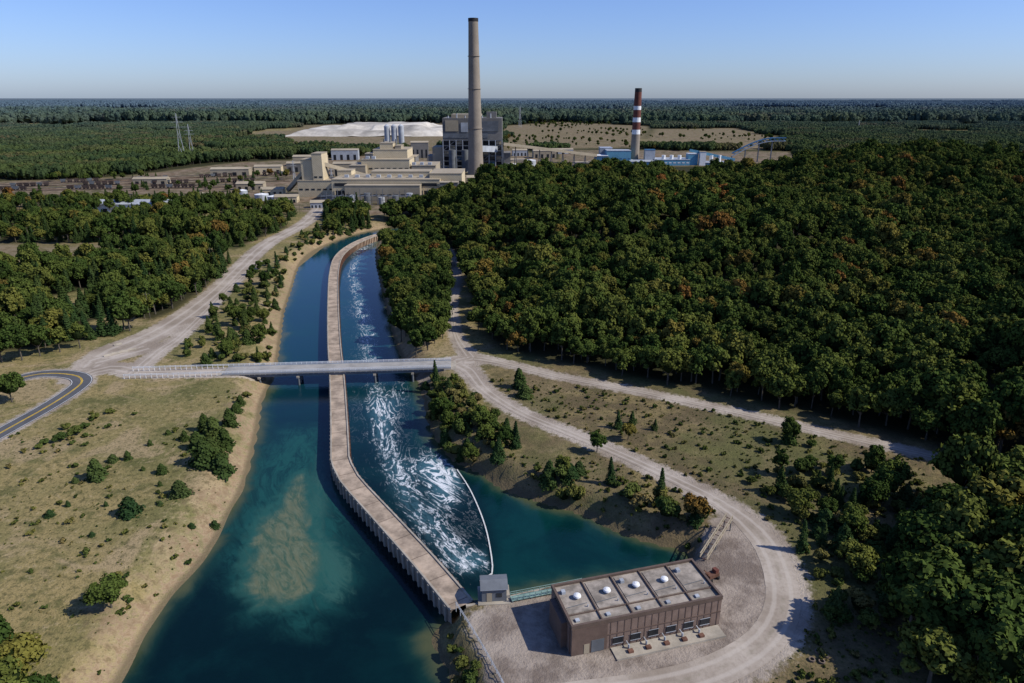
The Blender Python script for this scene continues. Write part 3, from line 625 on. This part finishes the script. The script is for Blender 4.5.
b=MB();sweep(b,boom,[(-.16,WL-.3),(-.16,WL+.22),(.16,WL+.22),(.16,WL-.3)],M['foam'])
b.done('floating_boom')
qx,qy=P(703,560);rx,ry=P(728,528);b=MB();L=math.dist((qx,qy),(rx,ry));b.T(qx,qy,0,math.atan2(ry-qy,rx-qx))
for s in(-.8,.8):
    b.beam((0,s,.4),(L,s,2.8),.18,M['cream2']);b.beam((0,s,1.5),(L,s,3.9),.18,M['cream2'])
    for i in range(9):
        u=i/8;b.beam((L*u,s,.4+2.4*u),(L*u,s,1.5+2.4*u),.12,M['cream2'])
        if i<8:b.beam((L*u,s,.4+2.4*u),(L*(u+.125),s,1.5+2.4*(u+.125)),.1,M['cream2'])
for i in range(10): b.beam((L*i/9,-.8,.4+2.4*i/9),(L*i/9,.8,.4+2.4*i/9),.12,M['rust'])
for u in(.35,.95):
    for s in(-.8,.8): b.box(L*u-.1,L*u+.1,s-.1,s+.1,-1,.4+2.4*u,M['steel'])
b.done('inclined_conveyor')
qx,qy=P(712,578);b=MB();b.T(qx,qy,0,.5);b.box(-1.4,1.4,-.8,.8,.5,1.3,M['rust']);b.box(.4,1.3,-.6,.6,1.3,2.1,M['red']);b.beam((-1.2,0,1.3),(-2.6,0,3.),.22,M['rust'])
for x in(-1,1):
    for y in(-.8,.8): b.T(qx,qy,0,.5);b.cyl(x,y,0,.55,.4,.4,M['black'],12)
b.done('winch_trailer')
for u,v in((818,652),(826,656),(812,660),(822,662)):
    x,y=P(u,v);z=float(hgt(np.array([x]),np.array([y]))[0]);b=MB();b.T(x,y,z);n=16;r0,r1=.6,.4
    vs=[(r*math.cos(a*math.tau/n),r*math.sin(a*math.tau/n),h) for r,h in((r0,0),(r0,.4),(r1,.4),(r1,0)) for a in range(n)]
    b.add(vs,[(q*n+a,q*n+(a+1)%n,(q+1)*n+(a+1)%n,(q+1)*n+a) for q in range(3) for a in range(n)],M['joint']);b.done('concrete_ring')
for u,v in((108,356),(116,354),(124,352),(132,350),(118,345)):
    x,y=P(u,v);b=MB();b.T(x,y,0,.6);b.add([(-1.5,-.4,0),(1.5,-.4,0),(1.5,.4,0),(-1.5,.4,0),(-1.5,-.12,.9),(1.5,-.12,.9),(1.5,.12,.9),(-1.5,.12,.9)],[(4,5,6,7),(0,1,5,4),(1,2,6,5),(2,3,7,6),(3,0,4,7)],M['conc']);b.done('concrete_barrier')
# ------------------------------------------------------------------ power plant
def bu(b,u0,u1,vt,y,dep,mat,z0=-1,wins=0,wm=None,roof=None):
    z=ZV(vt,y);x0_=XU(u0,y,z/2);x1_=XU(u1,y,z/2);b.box(x0_,x1_,y,y+dep,z0,z,mat)
    b.box(x0_-.3,x1_+.3,y-.3,y+dep+.3,z,z+.8,roof or M['cream2'])
    for i in range(wins):
        zz=z0+(z-z0)*(i+.6)/(wins+.3); n=int((x1_-x0_)/7)+1
        for j in range(n):
            w_=(x1_-x0_)/n; b.box(x0_+w_*(j+.2),x0_+w_*(j+.8),y-.15,y-.02,zz,zz+1.6,wm or M['glass'])
    return x0_,x1_,z
y=965;b=MB();x=XU(474.5,y,100);zt=ZV(18,y)
n=14;rb,rt=11.0,6.2
for i in range(n):
    r=lambda t:rb+(rt-rb)*t**.8
    b.cyl(x,y,zt*i/n,zt*(i+1)/n,r(i/n),r((i+1)/n),M['stack'],32,cap=False)
b.cyl(x,y,zt-4,zt,rt+.35,rt+.35,M['black'],32)
for z in(60,110,150): b.cyl(x,y,z,z+.6,r(z/zt)+1.,r(z/zt)+1.,M['stack'],32)
b.done('smokestack')
y=1010;b=MB();x0_=XU(437,y,50);x1_=XU(502,y,50);zt=ZV(118,y);zm=ZV(140,y)
b.box(x0_+8,x1_,y,y+60,zm,zt,M['gclad']);b.box(x0_+8,x1_,y+8,y+60,0,zm,M['dark'])
b.box(x0_+8.5,x1_-20,y-.4,y-.05,zm+3,zm+9,M['steel']);b.box(x0_+12,x0_+30,y-.8,y-.05,zm+12,zt-3,M['cream2']);b.box(x0_+34,x0_+44,y-.6,y-.05,zm+11,zt-6,M['lsteel']);b.box(x1_-30,x1_-5,y-.8,y-.05,zm+12,zt-4,M['steel'])
b.box(x0_+20,x1_-30,y+10,y+50,zt,zt+5,M['cream2']);b.box(x1_-22,x1_-8,y+10,y+30,zt,zt+8,M['gclad'])
for i in range(6): b.cyl(x0_+16+i*12,y+6,zt,zt+3+(i%2)*3,.9,.9,M['lsteel'],8)
nx=9;nz=6
for i in range(nx+1):
    X_=x0_+8+(x1_-x0_-8)*i/nx;b.beam((X_,y+.5,0),(X_,y+.5,zm),1.2,M['lsteel'])
for j in range(1,nz+1):
    zz=zm*j/nz-.6;b.beam((x0_+8,y+.6,zz),(x1_,y+.6,zz),1.1,M['steel'])
for i in range(nx):
    for j in range(nz):
        if (i*3+j*5)%4==0:
            X_=x0_+8+(x1_-x0_-8)*i/nx;X2_=x0_+8+(x1_-x0_-8)*(i+1)/nx;b.beam((X_,y+1,zm*j/nz),(X2_,y+1,zm*(j+1)/nz),.9,M['steel'])
        if (i+j*2)%3==0:
            X_=x0_+8+(x1_-x0_-8)*i/nx;b.box(X_+1,X_+8,y+2,y+7,zm*j/nz+1,zm*(j+.7)/nz+1,M['dblue' if (i+j)%4==0 else 'cream2'])
b.box(x0_-8,x0_+7.9,y+4,y+50,0,zm-10,M['cream2']);b.box(x0_-16,x0_-8.1,y+4,y+40,0,zm-22,M['gclad']);b.cyl(x0_+22,y-14,0,30,5,5,M['steel']);b.cyl(x0_+40,y-14,0,30,5,5,M['steel'])
b.box(x1_+.1,x1_+12,y+4,y+40,0,zm-18,M['gclad']);b.box(x1_+12.1,x1_+34,y+10,y+40,0,14,M['cream2'])
b.beam((x1_-10,y,30),(XU(476,965,30),965,34),8,M['lsteel'])
b.done('boiler_house')
b=MB()
bu(b,362,410,160,800,60,M['cream'],wins=2);bu(b,374,408,150,815,45,M['cream'],wins=1);bu(b,381,394,143.5,822,30,M['cream']);bu(b,396,402,146,822,20,M['cream2']);bu(b,350,366,166,790,40,M['cream2'],wins=1)
bu(b,412,436,166,800,50,M['cream2'],wins=1);bu(b,400,416,157,840,30,M['gclad']);bu(b,366,374,154,812,20,M['gclad'])
for u in(384,390,396): b.cyl(XU(u,835,50),835,ZV(143,835)-6,ZV(139,835),1.0,.9,M['steel'],10)
for u,v in((366,160),(372,160),(412,166),(420,166),(428,166)): b.box(XU(u,803,25),XU(u,803,25)+4,803,808,ZV(v,803)+.8,ZV(v,803)+4,M['lsteel'])
b.done('unit_one_boiler_building')
b=MB()
x0_,x1_,z=bu(b,332,440,180,705,55,M['cream'],wins=0)
b.box(x0_+3,x1_-3,704.6,704.95,z-6,z-3,M['dark']);b.box(x0_+2,x1_-2,704.4,704.95,1,z*.5,M['dark'])
for i in range(16):
    X_=x0_+3+(x1_-x0_-6)*i/15;b.box(X_-.5,X_+.5,703.6,704.3,0,z*.5,M['cream'])
bu(b,430,462,174,715,50,M['cream'],wins=2);bu(b,345,420,186,690,14,M['cream2'],wins=1);bu(b,372,430,172,735,25,M['cream'],wins=1);bu(b,338,352,171,745,20,M['cream'],wins=1);bu(b,440,458,183,692,12,M['gclad'],wins=1);bu(b,356,370,177,728,8,M['gclad'])
for i in range(9):
    X_=x0_+10+i*11;b.box(X_,X_+4,720,724,z+.8,z+3.4,M['lsteel'])
for i in range(7): b.cyl(x0_+12+i*14,682,0,7+(i%3)*2,3.2,3.2,M['lsteel' if i%2 else 'steel'],16)
for i in range(22):
    X_=x0_-4+i*5.5;b.beam((X_,676,0),(X_,676,11+(i%4)*1.5),.5,M['steel'])
    if i<21: b.beam((X_,676,9),(X_+5.5,676,9+(i%2)),.45,M['lsteel']);b.beam((X_,676,5),(X_+5.5,676,5),.4,M['steel'])
b.done('turbine_hall')
b=MB()
bu(b,298,334,181,735,30,M['cream'],wins=1);bu(b,302,314,160,738,22,M['cream']);bu(b,313,323,154,736,24,M['cream'],wins=1)
X_=XU(322,740,20);b.beam((X_-2,745,34),(X_+45,790,14),4,M['cream2']);b.beam((XU(303,740,20),745,25),(XU(288,760,5),760,4),4,M['cream2'])
b.done('coal_transfer_tower')
b=MB();p0=(XU(503,1000,35),1000,38);p1=(XU(596,1080,12),1080,16);b.beam(p0,p1,5,M['cream2'],4)
for i in range(9):
    t_=i/8;x=p0[0]+(p1[0]-p0[0])*t_;y=p0[1]+(p1[1]-p0[1])*t_;z=p0[2]+(p1[2]-p0[2])*t_;b.beam((x-2,y,0),(x,y,z-2),1,M['steel']);b.beam((x+2,y,0),(x,y,z-2),1,M['steel'])
b.done('conveyor_gallery')
y=1120;x=XU(636.5,y,60);zt=ZV(88,y);b=MB();seq=[('stack',0,.40),('white',.40,.46),('red',.46,.56),('white',.56,.62),('red',.62,.72),('white',.72,.77),('red',.77,.95),('black',.95,1)]
for m_,a,c in seq: b.cyl(x,y,zt*a,zt*c,7.4-2.2*a,7.4-2.2*c,M[m_],28)
b.done('striped_chimney')
b=MB()
bu(b,607,631,151,1090,30,M['blue'],wins=1,wm=M['dblue'],roof=M['lsteel']);bu(b,596,608,156,1085,25,M['dblue'],roof=M['white']);bu(b,600,612,148,1120,20,M['lsteel'],roof=M['white'])
bu(b,631,660,162,1070,40,M['dblue'],roof=M['lsteel']);bu(b,655,690,160,1090,40,M['blue'],wins=1,wm=M['white'],roof=M['lsteel']);bu(b,645,655,150,1100,12,M['lsteel'],roof=M['dblue']);bu(b,688,698,154,1095,14,M['blue'],roof=M['white']);bu(b,700,706,152,1090,8,M['white']);bu(b,706,735,163,1090,30,M['dblue'],roof=M['lsteel']);bu(b,575,598,163,1075,20,M['cream2'])
for u in(664,672,680,712,720): b.cyl(XU(u,1100,20),1100,0,ZV(155,1100),3,3,M['white'],14)
b.beam((XU(690,1100,25),1100,22),(XU(735,1100,12),1100,8),4,M['blue'])
b.done('blue_process_plant')
b=MB();N=12;pp=[]
for i in range(N+1):
    t_=i/N;pp.append((XU(733+52*t_,1150,25),1150,14+24*math.sin(min(1,t_*1.25)*math.pi/2)))
for i in range(N):
    b.beam(pp[i],pp[i+1],4,M['dblue'],1.5);q0=(pp[i][0],pp[i][1],pp[i][2]-5);q1=(pp[i+1][0],pp[i+1][1],pp[i+1][2]-5);b.beam(q0,q1,3,M['lsteel'],1);b.beam(pp[i],q1,1,M['blue'])
    if i%3==0:b.beam((pp[i][0],1150,0),q0,1.6,M['steel'])
b.done('arched_conveyor')
b=MB()
for u in(387,394,401): b.cyl(XU(u,1500,30),1500,0,ZV(126,1500),6,6,M['lsteel'],20);b.cyl(XU(u,1500,30),1500,ZV(126,1500),ZV(125,1500)+2,6,1,M['lsteel'],20)
b.done('storage_silos')
# flat-topped fill embankment
mxg=np.linspace(-1,1,90);my=np.linspace(-1,1,30);A,B=np.meshgrid(mxg,my);cx,cy=XU(382,2150,0),2150
rr_=np.maximum(np.abs(A),np.abs(B))+.18*(vn(A*10+50,B*10+50,2.2,3)-.5)
hz=15*sstep(.98,.80,rr_)+12*sstep(.66,.52,rr_+.15*(A<0))+3*vn(A*10+50,B*10+50,1.5,6)-2.5
link('fill_embankment',rawmesh('fill_embankment',np.stack([cx+A*235,cy+B*240,hz],-1).reshape(-1,3),gridfaces(30,90),[M['ash']],smooth=True))
b=MB();x0_,y0_=P(78,213);x1_=P(165,213)[0];b.box(x0_,x1_,y0_,y0_+22,0,8,M['white']);b.gable(x0_-1,x1_+1,y0_-1,y0_+23,8.02,11,M['lsteel'])
for i in range(10): b.box(x0_+5+i*9,x0_+9+i*9,y0_-.1,y0_-.01,0,4,M['dark'])
b.done('long_warehouse')
for u0,v0,u1,v1,cnt in((10,187,285,181,44),(-20,191,240,187,34),(60,183,300,174,40)):
    b=MB();p0=P(u0,v0);p1=P(u1,v1);L=math.dist(p0,p1);a=math.atan2(p1[1]-p0[1],p1[0]-p0[0]);b.T(p0[0],p0[1],.5,a);st=L/cnt
    b.box(0,L,-.9,-.75,.1,.3,M['rust']);b.box(0,L,.75,.9,.1,.3,M['rust'])
    for i in range(cnt):
        if i%11>=6: continue
        X_=i*st;mt=M['wagon'] if i%4 else M['steel']
        b.add([(X_+1.5,-1.4,1.2),(X_+st-1.5,-1.4,1.2),(X_+st-1.5,1.4,1.2),(X_+1.5,1.4,1.2),(X_+.6,-1.6,4.2),(X_+st-.6,-1.6,4.2),(X_+st-.6,1.6,4.2),(X_+.6,1.6,4.2)],[(0,1,5,4),(1,2,6,5),(2,3,7,6),(3,0,4,7),(0,3,2,1)],mt)
        b.box(X_+.8,X_+st-.8,-1.4,1.4,3.5,3.7,M['black'])
        for q in(2.2,st-2.2):b.box(X_+q-.8,X_+q+.8,-1.1,1.1,.3,1.1,M['black'])
    b.done('freight_train')
for u,v,wd_,dp,h_,m_ in((250,190,30,14,7,'cream2'),(272,195,24,12,6,'cream'),(230,176,50,16,9,'cream2'),(286,203,22,12,6,'cream'),(200,199,22,10,4,'lsteel'),(345,176,30,20,16,'cream2'),(300,172,36,14,12,'gclad'),(268,174,36,14,10,'cream'),(545,158,40,20,12,'cream2'),(480,188,30,14,12,'cream'),(520,156,26,14,10,'lsteel'),(310,166,50,20,14,'cream2'),(345,160,44,20,16,'lsteel'),(420,158,30,24,26,'gclad'),(150,184,40,12,6,'cream2'),(355,210,20,10,5,'cream'),(318,208,14,8,5,'lsteel'),(560,154,50,16,8,'lsteel')):
    x,y=P(u,v);b=MB();b.T(x,y,0,.1);b.box(-wd_/2,wd_/2,0,dp,0,h_,M[m_]);b.gable(-wd_/2-.5,wd_/2+.5,-.5,dp+.5,h_+.02,h_+2.2,M['cream2'])
    for i in range(4): b.box(-wd_/2+wd_*(i+.3)/4,-wd_/2+wd_*(i+.7)/4,-.1,-.01,.1,h_*.55,M['dark'])
    b.done('site_building')
for u,v,r_,h_ in((262,200,7,6),(275,202,7,6),(243,197,5,7),(345,207,5,6),(510,170,9,9),(530,166,9,9)):
    x,y=P(u,v);b=MB();b.T(x,y,0);b.cyl(0,0,0,h_,r_,r_,M['lsteel'],24);b.cyl(0,0,h_,h_+1.2,r_,.5,M['white'],24);b.beam((r_,0,0),(r_*.9,r_*.5,h_),.5,M['steel']);b.done('storage_tank')
def pylon(x,y,H):
    b=MB();b.T(x,y,0,.4);c=H*.07
    lv=[(0,c),(H*.35,c*.6),(H*.65,c*.3),(H,c*.08)]
    for sx_ in(-1,1):
        for sy_ in(-1,1):
            for (z0,r0),(z1,r1) in zip(lv,lv[1:]): b.beam((sx_*r0,sy_*r0,z0),(sx_*r1,sy_*r1,z1),.3,M['lsteel'])
    for (z0,r0),(z1,r1) in zip(lv,lv[1:]):
        for s in(-1,1):
            b.beam((-r0,s*r0,z0),(r1,s*r1,z1),.2,M['lsteel']);b.beam((r0,s*r0,z0),(-r1,s*r1,z1),.2,M['lsteel']);b.beam((s*r0,-r0,z0),(s*r1,r1,z1),.2,M['lsteel'])
    for z,l in((H*.72,H*.14),(H*.82,H*.12),(H*.92,H*.09)): b.beam((-l,0,z),(l,0,z),.3,M['lsteel'])
    b.done('transmission_tower')
for u,v,yy in((180,113,1150),(190,124,1200),(520,106,2500),(860,120,2400),(330,170,850),(292,172,900)):
    pylon(XU(u,yy,30),yy,max(24,ZV(v,yy)))
for u,v in((238,205),(262,203),(300,214),(150,318),(212,268)):
    x,y=P(u,v);b=MB();b.T(x,y,0,.3);b.cyl(0,0,-1,13,.18,.12,M['bark'],8);b.box(-1.4,1.4,-.08,.08,11.8,12,M['bark']);b.done('utility_pole')
# ------------------------------------------------------------------ light, sky, camera
az=math.radians(101);el=math.radians(41)
d=Vector((math.sin(az)*math.cos(el),math.cos(az)*math.cos(el),math.sin(el)))
sl=bpy.data.lights.new('sun','SUN');sl.energy=5.0;sl.angle=math.radians(.5);sl.color=(1,.955,.87);so=bpy.data.objects.new('sun',sl);so.rotation_euler=(-d).to_track_quat('-Z','Y').to_euler();scene.collection.objects.link(so)
w=bpy.data.worlds.new('World');scene.world=w;w.use_nodes=True;nt=w.node_tree;bg=nt.nodes['Background'];sk=nt.nodes.new('ShaderNodeTexSky');sk.sky_type='NISHITA';sk.sun_disc=False
sk.sun_elevation=el;sk.sun_rotation=az;sk.altitude=100;sk.air_density=1.0;sk.dust_density=.6;sk.ozone_density=1.5
mx=nt.nodes.new('ShaderNodeMix');mx.data_type='RGBA';mx.blend_type='MULTIPLY';mx.inputs[0].default_value=1;mx.inputs[7].default_value=(.90,1.12,1.80,1)
nt.links.new(sk.outputs[0],mx.inputs[6]);nt.links.new(mx.outputs[2],bg.inputs[0]);bg.inputs[1].default_value=.083
cam=bpy.data.cameras.new('camera');cam.lens=24.0;cam.sensor_width=36;cam.clip_start=1;cam.clip_end=200000
co=bpy.data.objects.new('camera',cam);co.location=(0,0,HC);co.rotation_euler=(math.pi/2-PITCH,0,0);scene.collection.objects.link(co);scene.camera=co
scene.view_settings.view_transform='Standard';scene.view_settings.look='None';scene.view_settings.exposure=0
